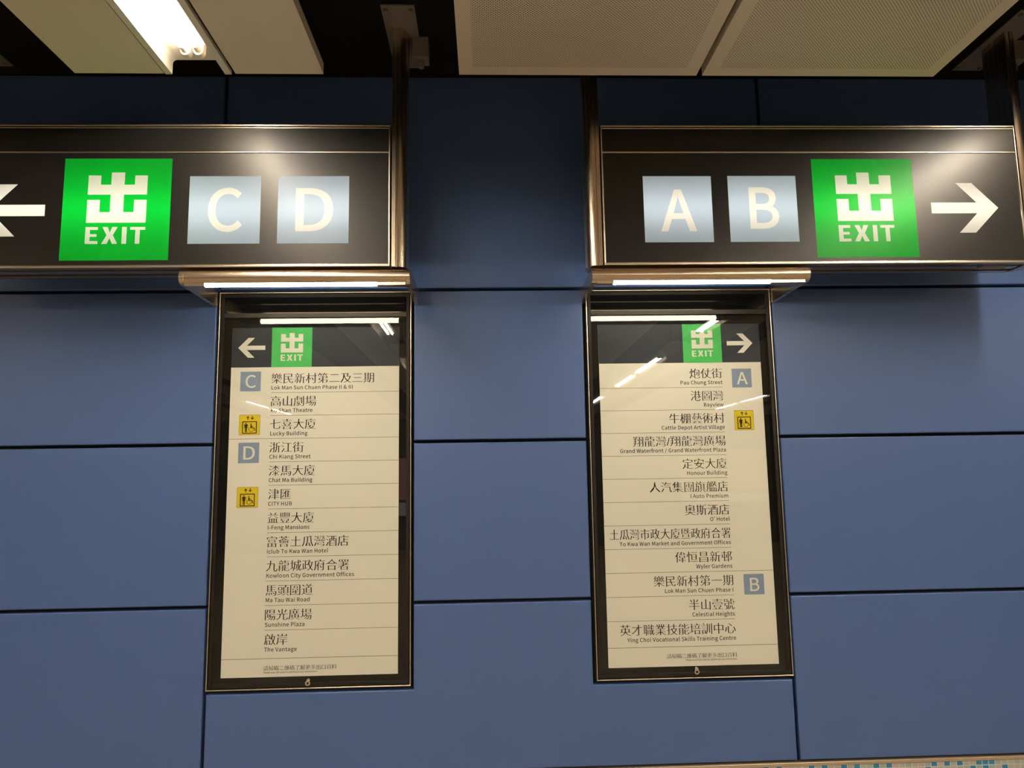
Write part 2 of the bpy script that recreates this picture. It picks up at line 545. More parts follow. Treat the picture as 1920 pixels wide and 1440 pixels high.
# ------------------------------------------------------------------ lettering
# outlines of the humanist sans used on the boards, capital height = 500 units: advance, loops
GLYPH = {'&':(464,["177 -9 232 -2 279 18 321 48 361 23 399 4 436 -9 452 43 423 53 392 69 359 91 395 145 424 205 446 269 388 269 370 215 346 166 318 122 271 164 228 212 191 263 232 294 268 327 294 366 304 411 297 450 278 482 247 502 205 509 158 500 122 475 99 438 91 392 95 354 106 315 123 274 86 246 55 214 33 176 25 130 36 74 67 30 115 1","280 81 250 60 218 46 184 41 145 47 114 66 93 95 85 133 94 169 116 201 149 231 187 177 232 127","168 304 155 334 147 364 144 392 152 429 173 455 206 465 233 457 248 437 253 409 241 369 210 335"]),
'-':(237,["31 167 206 167 206 215 31 215"]),
'/':(267,["8 -122 53 -122 257 542 212 542"]),
'A':(415,["3 0 66 0 115 153 297 153 345 0 412 0 242 500 172 500","130 203 155 280 205 449 207 449 258 280 282 203"]),
'B':(448,["69 0 228 0 281 4 327 16 365 36 393 65 411 102 417 147 414 178 404 205 389 228 369 245 344 258 316 266 316 269 338 279 356 293 370 311 380 331 387 354 389 378 383 418 367 449 341 472 306 488 265 497 217 500 69 500","132 288 132 450 209 450 245 448 274 442 297 432 314 417 323 396 327 370 324 346 315 326 299 310 276 298 245 290 206 288","132 50 132 239 219 239 260 236 293 229 320 217 340 200 351 177 355 149 351 118 339 93 319 74 293 61 259 53 219 50"]),
'C':(435,["257 -9 288 -7 317 0 343 10 368 24 390 42 411 63 376 103 359 86 342 73 324 61 304 53 283 48 260 46 215 53 177 72 146 102 123 142 109 193 104 252 110 310 124 360 148 399 179 429 218 447 262 454 283 452 302 448 319 441 335 431 350 420 364 407 398 447 382 463 364 478 342 490 317 500 291 507 261 509 201 501 147 478 103 440 69 389 47 325 40 250 47 174 68 110 102 60 145 22 198 -1"]),
'D':(469,["69 0 196 0 266 8 324 30 369 67 402 116 422 178 429 252 422 326 402 387 369 436 323 471 264 493 194 500 69 500","132 52 132 449 188 449 242 443 286 426 321 398 345 359 359 310 364 252 359 193 345 144 321 104 286 76 242 58 188 52"]),
'F':(377,["69 0 132 0 132 224 323 224 323 278 132 278 132 447 357 447 357 500 69 500"]),
'G':(470,["265 -9 328 -1 380 19 420 49 420 259 255 259 255 207 362 207 362 76 337 60 306 50 271 46 200 61 148 102 115 166 104 252 116 336 150 399 202 440 271 454 315 447 350 430 379 407 413 447 378 477 331 500 269 509 177 491 105 440 57 358 40 250 56 141 103 60 175 9"]),
'H':(497,["69 0 132 0 132 236 365 236 365 0 428 0 428 500 365 500 365 291 132 291 132 500 69 500"]),
'I':(200,["69 0 132 0 132 500 69 500"]),
'K':(441,["69 0 132 0 132 158 218 261 368 0 438 0 257 310 414 500 342 500 133 249 132 249 132 500 69 500"]),
'L':(370,["69 0 351 0 351 54 132 54 132 500 69 500"]),
'M':(554,["69 0 126 0 126 277 117 424 120 424 160 310 255 50 297 50 392 310 432 424 435 424 426 277 426 0 485 0 485 500 409 500 314 233 279 128 276 128 240 233 145 500 69 500"]),
'O':(506,["253 -9 339 9 407 61 451 143 467 252 451 360 407 440 339 491 253 509 167 491 99 440 55 360 40 252 55 143 99 61 167 9","253 46 192 61 145 102 115 167 104 252 115 336 145 399 192 440 253 454 314 440 361 399 391 336 402 252 391 167 361 102 314 61"]),
'P':(432,["69 0 132 0 132 199 214 199 289 208 347 237 385 285 398 353 385 422 347 468 288 492 211 500 69 500","132 250 132 449 203 449 261 444 302 428 327 399 336 353 328 307 304 275 263 256 206 250"]),
'Q':(506,["253 44 192 58 145 100 115 165 104 252 115 336 145 399 192 440 253 454 314 440 361 399 391 336 402 252 391 165 361 100 314 58","406 -126 434 -124 459 -120 477 -114 465 -65 451 -69 433 -72 413 -73 362 -66 320 -43 290 -6 362 22 418 76 454 153 467 252 451 360 407 440 339 491 253 509 167 491 99 440 55 360 40 252 53 152 90 73 148 19 222 -7 250 -54 290 -92 342 -117"]),
'R':(433,["132 263 132 449 216 449 268 444 306 429 329 402 337 360 329 317 306 287 268 269 216 263","343 0 414 0 287 219 333 237 369 266 392 307 400 360 387 426 351 469 295 493 225 500 69 500 69 0 132 0 132 212 222 212"]),
'S':(407,["207 -9 278 2 331 32 365 77 377 133 369 182 347 218 315 246 274 267 203 297 174 311 147 327 128 350 120 381 127 411 146 434 175 449 214 454 257 448 295 432 327 407 360 447 320 479 270 501 214 509 151 499 101 472 68 430 56 377 65 328 89 292 122 266 158 248 229 217 262 201 289 184 307 160 313 128 306 94 285 69 252 52 208 46 157 54 110 76 70 108 33 65 81 26 140 0"]),
'T':(409,["173 0 236 0 236 447 387 447 387 500 21 500 21 447 173 447"]),
'U':(492,["246 -9 317 2 374 38 412 105 426 206 426 500 365 500 365 205 356 129 330 80 293 54 246 46 200 54 163 80 139 129 130 205 130 500 67 500 67 206 80 105 118 38 175 2"]),
'V':(392,["160 0 233 0 392 500 328 500 248 229 199 64 196 64 148 229 67 500 1 500"]),
'W':(599,["123 0 199 0 273 302 298 415 301 415 325 302 401 0 477 0 580 500 520 500 467 228 439 65 435 65 400 228 330 500 272 500 203 228 168 65 165 65 135 228 83 500 18 500"]),
'Y':(362,["149 0 212 0 212 194 363 500 297 500 233 359 183 249 180 249 131 359 66 500 -1 500 149 194"]),
'a':(384,["148 -9 192 -2 233 18 271 44 273 44 278 0 329 0 329 228 322 290 299 338 260 369 201 380 144 372 95 354 56 332 80 289 112 308 150 322 191 328 229 320 252 299 264 269 267 235 165 217 95 189 54 149 40 96 48 52 71 19 105 -2","166 42 140 45 119 55 105 73 100 100 109 133 137 159 189 179 267 193 267 90 233 63 200 47"]),
'b':(422,["226 -9 287 5 338 43 374 106 387 191 377 269 349 328 303 367 239 380 198 373 159 354 123 328 126 394 126 543 63 543 63 0 113 0 118 38 121 38 155 13 191 -3","216 44 188 47 158 59 126 82 126 277 160 305 192 322 224 327 269 318 299 290 317 247 322 190 314 129 292 83 258 54"]),
'c':(348,["209 -9 252 -3 293 13 329 38 302 80 276 61 247 48 214 43 168 53 131 82 108 127 100 185 108 243 133 288 170 317 216 327 243 323 268 312 290 295 321 336 293 358 257 374 214 380 145 367 89 329 50 267 35 185 49 103 85 42 140 4"]),
'd':(423,["189 -9 231 -2 269 17 302 44 304 44 309 0 360 0 360 543 297 543 297 400 301 337 269 360 236 375 196 380 136 366 85 327 49 266 36 185 47 103 78 42 126 4","203 44 159 53 127 81 107 126 100 186 109 243 132 288 166 317 207 327 238 324 267 311 297 289 297 94 267 66 236 49"]),
'e':(378,["213 -9 259 -4 300 10 334 29 312 70 284 54 254 44 220 41 171 50 133 76 108 117 97 171 347 171 349 206 339 278 311 333 264 368 201 380 140 366 87 328 49 266 35 185 49 103 87 42 143 4","96 215 109 264 133 300 165 323 203 330 241 323 270 301 288 265 295 215"]),
'f':(222,["23 320 73 320 73 0 135 0 135 320 214 320 214 370 135 370 135 429 141 469 158 494 188 502 201 501 215 498 229 492 243 540 224 546 203 550 181 552 133 543 99 519 79 480 73 430 73 370 23 367"]),
'g':(385,["188 -171 265 -160 324 -132 362 -91 375 -42 367 -3 343 25 302 41 246 46 173 46 134 51 114 65 108 86 112 104 120 118 132 130 150 123 169 119 187 117 240 126 283 152 312 193 323 246 319 277 308 302 293 323 368 323 368 370 239 370 225 375 207 379 187 380 134 371 90 344 60 303 48 248 56 206 73 172 97 148 97 145 77 128 62 105 56 76 60 50 72 30 89 16 89 12 60 -12 41 -40 35 -72 46 -114 77 -145 126 -164","187 160 157 166 132 183 115 211 108 248 115 284 132 311 157 328 187 334 218 328 243 311 260 284 266 248 260 211 243 183 217 166","196 -128 151 -123 118 -110 97 -90 89 -63 93 -41 105 -20 127 0 175 -5 239 -5 280 -10 305 -25 314 -53 306 -80 282 -104 245 -121"]),
'h':(414,["63 0 126 0 126 269 160 300 192 319 226 325 258 320 280 302 293 271 297 226 297 0 359 0 359 235 352 297 331 343 296 370 246 380 199 371 159 349 123 318 126 394 126 543 63 543"]),
'i':(188,["63 0 126 0 126 370 63 370","94 447 116 452 130 466 136 488 130 509 116 524 94 529 73 524 58 509 53 488 58 466 73 452"]),
'k':(377,["63 0 124 0 124 98 194 179 302 0 370 0 230 221 353 370 284 370 127 175 124 175 124 543 63 543"]),
'l':(194,["128 -9 164 -3 156 44 143 43 134 46 128 54 126 70 126 543 63 543 63 74 66 39 78 13 98 -3"]),
'm':(632,["63 0 126 0 126 269 158 300 189 319 218 325 249 320 270 302 283 271 287 226 287 0 349 0 349 269 383 300 413 319 443 325 473 320 495 302 507 271 512 226 512 0 574 0 574 235 567 297 546 343 511 370 462 380 418 371 378 346 339 309 325 339 304 361 275 375 237 380 194 371 156 349 121 317 120 317 114 370 63 370"]),
'n':(416,["63 0 126 0 126 269 160 300 192 319 226 325 258 320 280 302 293 271 297 226 297 0 359 0 359 235 352 297 331 343 296 370 246 380 199 371 158 349 121 317 120 317 114 370 63 370"]),
'o':(413,["207 -9 272 4 326 42 364 103 378 185 364 267 326 329 272 367 207 380 142 367 87 329 49 267 35 185 49 103 87 42 142 4","207 43 163 53 129 82 107 127 100 185 107 243 129 288 163 317 207 327 251 317 285 288 307 243 314 185 307 127 285 82 251 53"]),
'p':(423,["63 -156 126 -156 126 -31 123 34 157 11 192 -4 226 -9 287 5 338 43 374 106 387 191 377 269 349 328 303 367 239 380 197 373 157 353 121 327 120 327 114 370 63 370","216 44 189 47 158 59 126 82 126 277 160 305 193 322 224 327 269 318 299 290 317 247 322 190 314 129 292 83 258 54"]),
'r':(265,["63 0 126 0 126 238 154 288 186 316 218 324 254 318 266 372 254 377 241 379 226 380 187 370 151 344 121 303 120 303 114 370 63 370"]),
's':(319,["160 -9 217 0 260 24 285 58 294 101 284 145 258 176 222 197 181 214 142 229 113 249 102 278 109 305 132 324 171 332 201 327 229 315 254 299 284 338 252 359 214 374 170 380 116 372 76 349 51 316 42 275 52 234 77 205 111 184 150 168 190 151 222 129 235 98 230 75 217 57 194 44 162 40 121 45 85 61 52 84 22 42 61 16 108 -2"]),
't':(257,["179 -9 202 -7 226 -2 248 5 235 52 222 47 207 43 193 42 166 46 148 60 139 82 136 113 136 320 237 320 237 370 136 370 136 475 84 475 77 370 18 367 18 320 74 320 74 115 79 64 97 25 129 0"]),
'u':(414,["171 -9 218 0 257 23 293 58 295 58 300 0 352 0 352 370 290 370 290 108 257 72 225 52 190 45 158 51 136 68 124 99 120 143 120 370 57 370 57 136 64 73 85 28 120 0"]),
'v':(355,["143 0 216 0 347 370 285 370 215 160 181 50 177 50 143 160 74 370 9 370"]),
'w':(547,["121 0 194 0 246 199 271 306 275 306 300 200 353 0 429 0 529 370 469 370 415 156 393 53 389 53 364 156 306 370 245 370 187 156 162 53 159 53 137 156 82 370 18 370"]),
'x':(340,["10 0 76 0 126 87 163 153 166 153 207 87 261 0 329 0 207 187 320 370 255 370 209 289 177 227 173 227 137 289 87 370 20 370 132 193"]),
'y':(355,["69 -160 118 -150 156 -123 185 -82 207 -31 347 370 286 370 219 165 189 60 186 60 149 165 74 370 9 370 158 -1 149 -29 130 -70 103 -98 66 -108 38 -102 25 -152"]),
'z':(324,["24 0 304 0 304 50 102 50 298 337 298 370 45 370 45 320 219 320 24 33"]),
'’':(682,["33 409 47 383 79 403 106 431 125 468 132 510 125 544 105 567 78 575 53 568 37 552 32 531 37 508 52 493 75 487 93 493 86 462 65 432"])}


def glyph_loops(ch):
    out = []
    for s in GLYPH[ch][1]:
        a = [int(t) for t in s.split()]
        out.append([(a[i] / 500.0, a[i + 1] / 500.0) for i in range(0, len(a), 2)])
    return out


def grow(loop, d):
    """move an outline outward (holes run the other way round, so they shrink)"""
    n = len(loop)
    out = []
    for i in range(n):
        p0, p1, p2 = Vector(loop[i - 1]), Vector(loop[i]), Vector(loop[(i + 1) % n])
        e1, e2 = p1 - p0, p2 - p1
        if e1.length < 1e-9 or e2.length < 1e-9:
            out.append(tuple(p1))
            continue
        e1.normalize()
        e2.normalize()
        n1, n2 = Vector((e1.y, -e1.x)), Vector((e2.y, -e2.x))
        k = max(1.0 + n1.dot(n2), 0.5)
        q = p1 + (n1 + n2) * (d / k)
        out.append((q.x, q.y))
    return out


def area(lp):
    return 0.5 * sum(lp[i - 1][0] * lp[i][1] - lp[i][0] * lp[i - 1][1] for i in range(len(lp)))


def latin(text, x, z, cap, sx=1.0, align='L', weight=0.0, track=0.0):
    """outlines of a line of text, baseline z, capital height cap"""
    pen, loops = 0.0, []
    for ch in text:
        if ch == ' ':
            pen += 0.285 + track
            continue
        gl = glyph_loops(ch)
        if weight:
            # outer loops must run counter-clockwise for grow()
            big = max(gl, key=lambda l: abs(area(l)))
            flip = area(big) < 0
            gl = [grow(l[::-1] if flip else l, weight) for l in gl]
        for lp in gl:
            loops.append([(pen + a, b) for a, b in lp])
        pen += (0.30 if ch == '’' else GLYPH[ch][0] / 500.0) + track
    w = (pen - track) * cap * sx
    x0 = x if align == 'L' else x - w
    return [[(x0 + a * cap * sx, z + b * cap) for a, b in lp] for lp in loops]


_han_cache = {}


def han_mesh(text):
    """Chinese characters from Blender's own font stack, em = 1, with the level
    strokes thinned so that they read like the Song style on the boards"""
    if text in _han_cache:
        return _han_cache[text]
    cu = bpy.data.curves.new('han', 'FONT')
    cu.body = text
    cu.resolution_u = 2
    ob = bpy.data.objects.new('han', cu)
    COL.objects.link(ob)
    dg = bpy.context.evaluated_depsgraph_get()
    me = bpy.data.meshes.new_from_object(ob.evaluated_get(dg))
    bpy.data.objects.remove(ob)
    bpy.data.curves.remove(cu)
    bm = bmesh.new()
    bm.from_mesh(me)
    bmesh.ops.remove_doubles(bm, verts=bm.verts, dist=1e-5)
    shift = {}
    for e in bm.edges:
        if len(e.link_faces) != 1:
            continue
        d = (e.verts[1].co - e.verts[0].co)
        if d.length < 1e-7:
            continue
        nx, ny = d.y / d.length, -d.x / d.length
        fc = e.link_faces[0].calc_center_median()
        mid = (e.verts[0].co + e.verts[1].co) / 2
        if (fc.x - mid.x) * nx + (fc.y - mid.y) * ny > 0:
            nx, ny = -nx, -ny
        for v in e.verts:
            sx, sy = shift.get(v.index, (0.0, 0.0))
            if abs(ny) > 0.5 and abs(ny) > abs(sy):
                sy = ny
            if abs(nx) > 0.5 and abs(nx) > abs(sx):
                sx = nx
            shift[v.index] = (sx, sy)
    bm.verts.ensure_lookup_table()
    vs = []
    for v in bm.verts:
        sx, sy = shift.get(v.index, (0, 0))
        vs.append((v.co.x + sx * 0.005, v.co.y - sy * 0.017))
    fs = []
    for f in bm.faces:
        idx = [v.index for v in f.verts]
        a = area([vs[i] for i in idx])
        fs.append(idx if a > 0 else idx[::-1])
    bm.free()
    bpy.data.meshes.remove(me)
    _han_cache[text] = (vs, fs)
    return vs, fs


def han(mb, text, x, z, em, y, sx=1.0, align='L'):
    vs, fs = han_mesh(text)
    if align == 'L':
        x0 = x - min(p[0] for p in vs) * em * sx
    else:
        x0 = x - max(p[0] for p in vs) * em * sx
    mb.add([(x0 + a * em * sx, y, z + b * em) for a, b in vs], fs)


def exit_character(x0, x1, z0, z1):
    """the block drawn exit character inside the square x0..x1, z0..z1"""
    w, h = x1 - x0, z1 - z0
    u = [0.227, 0.344, 0.440, 0.564, 0.660, 0.777]
    pts = [(u[2], .139), (u[2], .26), (u[1], .26), (u[1], .168), (u[0], .168), (u[0], .358), (u[2], .358),
           (u[2], .530), (u[1], .530), (u[1], .410), (u[0], .410), (u[0], .634), (u[5], .634), (u[5], .410),
           (u[4], .410), (u[4], .530), (u[3], .530), (u[3], .358), (u[5], .358), (u[5], .168), (u[4], .168),
           (u[4], .26), (u[3], .26), (u[3], .139)]
    return [[(x0 + a * w, z1 - b * h) for a, b in pts]]


def exit_letters(x0, x1, z0, z1, va=0.676, vb=0.840):
    """EXIT in bold capitals under the character"""
    w, h = x1 - x0, z1 - z0
    hh = vb - va

    def P(pts):
        return [(x0 + a * w, z1 - (va + b * hh) * h) for a, b in pts]
    s = 0.042
    e0, e1 = 0.226, 0.343
    E_ = P([(e0, 0), (e0, 1), (e1, 1), (e1, .83), (e0 + s, .83), (e0 + s, .58), (e1 - .012, .58), (e1 - .012, .42),
            (e0 + s, .42), (e0 + s, .17), (e1 - .003, .17), (e1 - .003, 0)])
    a, b = 0.378, 0.525
    c = (a + b) / 2
    X_ = P([(a + .004, 0), (c - .029, .49), (a, 1), (a + .049, 1), (c, .66), (b - .049, 1), (b, 1), (c + .029, .49),
            (b - .004, 0), (b - .053, 0), (c, .33), (a + .053, 0)])
    I_ = P([(0.563, 0), (0.563, 1), (0.606, 1), (0.606, 0)])
    t0, t1 = 0.638, 0.777
    tc = (t0 + t1) / 2
    T_ = P([(t0, 0), (t0, .17), (tc - s / 2, .17), (tc - s / 2, 1), (tc + s / 2, 1), (tc + s / 2, .17), (t1, .17), (t1, 0)])
    return [E_, X_, I_, T_]


def arrow_loop(tail_x, zc, s, d):
    """arrow with shaft end at tail_x, scale s (total length), d = +1 right, -1 left"""
    t = 0.229
    pts = [(0, .0187), (0, -.0187), (.1548, -.0187), (.0892, -.0857), (.1443, -.0857), (.2287, 0), (.1443, .0867),
           (.0894, .0867), (.1556, .0187)]
    k = s / t
    return [[(tail_x + d * a * k, zc + b * k) for a, b in (pts if d > 0 else pts[::-1])]]


def letter_loops(ch, x0, x1, z0, z1, ua, ub, va, vb, weight=0.022):
    """a capital fitted to the box ua..ub, va..vb of the square"""
    lp = latin(ch, 0, 0, 1.0, weight=weight)
    xs = [p[0] for l in lp for p in l]
    zs = [p[1] for l in lp for p in l]
    a0, a1, b0, b1 = min(xs), max(xs), min(zs), max(zs)
    w, h = x1 - x0, z1 - z0
    return [[(x0 + w * (ua + (ub - ua) * (p[0] - a0) / (a1 - a0)),
              z1 - h * (vb - (vb - va) * (p[1] - b0) / (b1 - b0))) for p in l] for l in lp]


# ------------------------------------------------------------------ the setting
FLOOR_END = -13.0
HALF = 9.5
CEIL_Z = 2.80
VOID_Z = 3.09
PANEL_END = -0.496

mb = MB(); mb.box(-HALF, HALF, FLOOR_END, 0.1, -0.1, 0.0)
structure(mb.build('floor', 'floor'))
mb = MB(); mb.box(-HALF, HALF, FLOOR_END, 0.1, VOID_Z, VOID_Z + 0.1)
ceiling = structure(mb.build('ceiling', 'void'))
mb = MB(); mb.box(-HALF - .1, -HALF, FLOOR_END, 0.1, 0.0, VOID_Z)
structure(mb.build('wall_left', 'far'))
mb = MB(); mb.box(HALF, HALF + .1, FLOOR_END, 0.1, 0.0, VOID_Z)
structure(mb.build('wall_right', 'far'))
mb = MB(); mb.box(-HALF, HALF, FLOOR_END - .1, FLOOR_END, 0.0, VOID_Z)
structure(mb.build('wall_front', 'far'))

mb = MB(); mb.box(-HALF, HALF, 0.03, 0.1, 0.0, VOID_Z)
wall_back = structure(mb.build('wall_back', 'gap'))

BEV = 0.0045
PITCHX, J0, G = 2.004, -0.957, 0.0055
rows = [(0.615, 1.1569), (1.168, 1.7084), (1.7194, 2.2592), (2.2702, 3.088)]


def wall_panel(loop):
    mb = MB()
    mb.prism_y(loop, 0.0, 0.03, bevel=BEV)
    return mb.build('wall_panel', 'blue', parent=wall_back)


for k in range(-4, 5):
    xa, xb = J0 + k * PITCHX + G, J0 + (k + 1) * PITCHX - G
    xa, xb = max(xa, -HALF), min(xb, HALF)
    if xb - xa < 0.1:
        continue
    if k != 0:
        for z0, z1 in rows:
            wall_panel(rect(xa, xb, z0, z1))
    else:
        wall_panel(rect(xa, xb, *rows[3]))
        wall_panel(rect(-0.2595, 0.3513, *rows[2]))
        wall_panel(rect(-0.2595, 0.3513, *rows[1]))
        wall_panel([(xa, 0.615), (xb, 0.615), (xb, 0.878), (0.3513, 0.878), (0.3513, 1.1569),
                    (-0.2595, 1.1569), (-0.2595, 0.878), (xa, 0.878)])

mb = MB(); mb.bbox(-HALF, HALF, -0.004, 0.03, 0.597, 0.6085, 0.002)
structure(mb.build('trim_1', 'trim'))
mb = MB(); mb.box(-HALF, HALF, -0.002, 0.03, 0.0, 0.597)
base = mb.build('baseboard_back', 'mosaic')
structure(base)


# ------------------------------------------------------------------ ceiling panels and tube lights
def plain_panel(x0, x1, y0, y1, label, parent=None, group=None):
    mb = MB()
    mb.box(x0, x1, y1, y0, CEIL_Z, CEIL_Z + 0.035)
    if parent is not None:
        return mb.build('ceiling_panel', 'panel', parent=parent)
    t = thing('ceiling_panel', (x0, y0, CEIL_Z), label, 'ceiling panel', group)
    mb.build('sheet', 'panel', t)
    for yy in (y0 - 0.15, y1 + 0.2):
        mb = MB()
        mb.box(x0 + .05, x0 + .08, yy - .015, yy + .015, CEIL_Z + .035, VOID_Z)
        mb.build('hanger', 'void', t)
    return t


def perf_panel(x0, x1, y0, y1, label, parent=None, group=None):
    b = 0.0415
    mb = MB()
    mb.box(x0, x1, y1, y0, CEIL_Z + 0.001, CEIL_Z + 0.035)
    mb.box(x0, x0 + b, y1, y0, CEIL_Z, CEIL_Z + 0.001)
    mb.box(x1 - b, x1, y1, y0, CEIL_Z, CEIL_Z + 0.001)
    mb.box(x0 + b, x1 - b, y0 - b, y0, CEIL_Z, CEIL_Z + 0.001)
    mb.box(x0 + b, x1 - b, y1, y1 + b, CEIL_Z, CEIL_Z + 0.001)
    mf = MB()
    mf.add([(x0 + b, y0 - b, CEIL_Z), (x1 - b, y0 - b, CEIL_Z), (x1 - b, y1 + b, CEIL_Z), (x0 + b, y1 + b, CEIL_Z)],
           [(0, 1, 2, 3)])
    if parent is not None:
        o = mb.build('ceiling_panel', 'panel', parent=parent)
        mf.build('perforated_field', 'perf', parent=o)
        return o
    t = thing('perforated_ceiling_panel', (x0, y0, CEIL_Z), label, 'ceiling panel', group)
    mb.build('border', 'panel', t)
    mf.build('perforated_field', 'perf', t)
    for yy in (y0 - 0.15, y1 + 0.2):
        for xx in (x0 + .12, x1 - .12):
            mb = MB()
            mb.box(xx - .012, xx + .012, yy - .012, yy + .012, CEIL_Z + .035, VOID_Z)
            mb.build('hanger', 'void', t)
    return t


def tube_light(x0, x1, y0, y1, tubes, label, group=None, detail=True):
    """white trough x0..x1 open at both ends, running from y0 (near the wall) to y1, with pairs of tubes"""
    t = thing('fluorescent_light', ((x0 + x1) / 2, y0, CEIL_Z), label, 'light', group)
    f, top, r, th = 0.0197, CEIL_Z + 0.046, 0.013, 0.002
    prof = [(x0, CEIL_Z), (x0 + f, CEIL_Z)]
    for i in range(6):
        a = math.radians(180 - 18 * i)
        prof.append((x0 + f + r + r * math.cos(a), top - r + r * math.sin(a)))
    for i in range(6):
        a = math.radians(90 - 18 * i)
        prof.append((x1 - f - r + r * math.cos(a), top - r + r * math.sin(a)))
    prof += [(x1 - f, CEIL_Z), (x1, CEIL_Z), (x1, CEIL_Z + .012), (x1 - th, CEIL_Z + .012), (x1 - th, CEIL_Z + th),
             (x1 - f + th, CEIL_Z + th), (x1 - f + th, top + th), (x0 + f - th, top + th), (x0 + f - th, CEIL_Z + th),
             (x0 + th, CEIL_Z + th), (x0 + th, CEIL_Z + .012), (x0, CEIL_Z + .012)]
    mb = MB()
    mb.prism_axis(prof, y0, y1, 'y')
    mb.build('trough', 'trough', t)
    for yy in (y0 - .3, y1 + .3):
        mb = MB()
        mb.box((x0 + x1) / 2 - .012, (x0 + x1) / 2 + .012, yy - .012, yy + .012, top + th, VOID_Z)
        mb.build('hanger', 'void', t)
    zc = CEIL_Z + 0.024
    for ya, yb in tubes:
        for dx in (-0.006, 0.031):
            xc = (x0 + x1) / 2 + dx
            mb = MB()
            mb.cyl((xc, -ya, zc), (xc, -yb, zc), 0.0105, 12 if detail else 8)
            tube = mb.build('tube', 'tube', t, smooth=True)
            for ye, s in ((-ya, 1), (-yb, -1)):
                mb = MB()
                mb.cyl((xc, ye, zc), (xc, ye + s * 0.032, zc), 0.0098, 12)
                mb.build('tube_cap', 'socket', t, parent=tube, smooth=True)
                mb = MB()
                pr = []
                for i in range(9):
                    a = math.pi + math.pi * i / 8
                    pr.append((xc + 0.0145 * math.cos(a), zc + 0.0145 * math.sin(a)))
                pr += [(xc + 0.0145, top), (xc - 0.0145, top)]
                ys = ye + s * 0.028
                mb.prism_axis(pr, ys, ys + s * 0.020, 'y')
                mb.cyl((xc, ys + s * .020, zc - .004), (xc, ys + s * 0.0213, zc - .004), 0.002, 8)
                mb.build('lamp_holder', 'socket', t, smooth=True)
    return t


SEG1 = [(0.605, 1.72), (2.42, 3.58)]
SEG2 = [(5.05, 6.21), (6.43, 7.59)]
SEG3 = [(9.0, 10.16), (10.4, 11.56)]
TW = 0.0977
plain_panel(-1.2136, -0.9526, PANEL_END, -3.8, 'plain cream ceiling panel on the left side of the lit tube trough')
plain_panel(-0.7417, -0.4807, PANEL_END, -3.8, 'plain cream ceiling panel on the right side of the lit tube trough')
perf_panel(-0.0729, 0.6532, PANEL_END, -3.8, 'perforated cream ceiling panel nearer the tube trough, left of the narrow black gap')
perf_panel(0.6708, 1.3966, PANEL_END, -3.8, 'perforated cream ceiling panel right of the narrow black gap, ending above the right arrow')
tube_light(-0.852 - TW, -0.852 + TW, PANEL_END + .004, -3.75, SEG1,
           'glaring twin tube light in a white trough above the sign for exits C and D')
tube_light(1.88 - TW, 1.88 + TW, PANEL_END + .004, -3.75, SEG1,
           'twin tube light in a white trough just right of the frame, lighting the right arrow')
far_label = 'twin tube ceiling light seen only as a reflection in the case glass'
far_group = 'tube lights out of the frame'
for xc in (-0.852, 1.88):
    tube_light(xc - TW, xc + TW, -4.2, -7.9, SEG2, far_label, far_group, False)
    tube_light(xc - TW, xc + TW, -8.3, -12.2, SEG3, far_label, far_group, False)
for xc in (-3.9, 4.63):
    tube_light(xc - TW, xc + TW, PANEL_END + .004, -3.75, SEG1, far_label, far_group, False)
    tube_light(xc - TW, xc + TW, -4.2, -7.9, SEG2, far_label, far_group, False)
    tube_light(xc - TW, xc + TW, -8.3, -12.2, SEG3, far_label, far_group, False)

# the rest of the panelled ceiling, behind and beside the camera
for ya, yb in ((-3.82, -8.0), (-8.02, -12.9)):
    plain_panel(-1.2136, -0.9526, ya, yb, '', ceiling)
    plain_panel(-0.7417, -0.4807, ya, yb, '', ceiling)
    perf_panel(-0.0729, 0.6532, ya, yb, '', ceiling)
    perf_panel(0.6708, 1.3966, ya, yb, '', ceiling)
for ya, yb in ((PANEL_END, -3.8), (-3.82, -8.0), (-8.02, -12.9)):
    for xa, xb in ((2.0, 2.27), (2.66, 3.4), (3.42, 4.14), (4.26, 4.52), (4.74, 5.0), (5.4, 6.8), (-2.45, -1.7), (-3.2, -2.47),
                   (-3.79, -3.53), (-4.27, -4.01), (-5.4, -4.68), (-6.8, -5.42)):
        plain_panel(xa, xb, ya, yb, '', ceiling)


# ------------------------------------------------------------------ overhead signs
S_FRONT, S_BACK = -0.300, -0.185
S_BOT, S_TOP = 2.262, 2.738
DIV = 2.6455


def post(root, side_x, d, name='post'):
    """rounded steel post beside the sign face; side_x = edge of the face trim, d = +1 outward to the right"""
    def X(a):
        return side_x + d * a
    a_, b_ = 0.0340, 0.050
    pr = [(X(.005), S_BACK), (X(.005), S_FRONT), (X(.0165), S_FRONT), (X(.0165), S_FRONT + .009), (X(.0210), S_FRONT + .009),
          (X(.0210), S_FRONT)]
    for i in range(1, 21):
        t = math.pi * i / 20
        pr.append((X(.0215 + a_ * math.sin(t)), S_FRONT + b_ - b_ * math.cos(t)))
    pr.append((X(.0210), S_BACK))
    mb = MB()
    mb.prism_axis(pr, S_BOT - .0005, VOID_Z - .004, 'z')
    p = mb.build(name, 'steel_v', root, smooth=True)
    return p


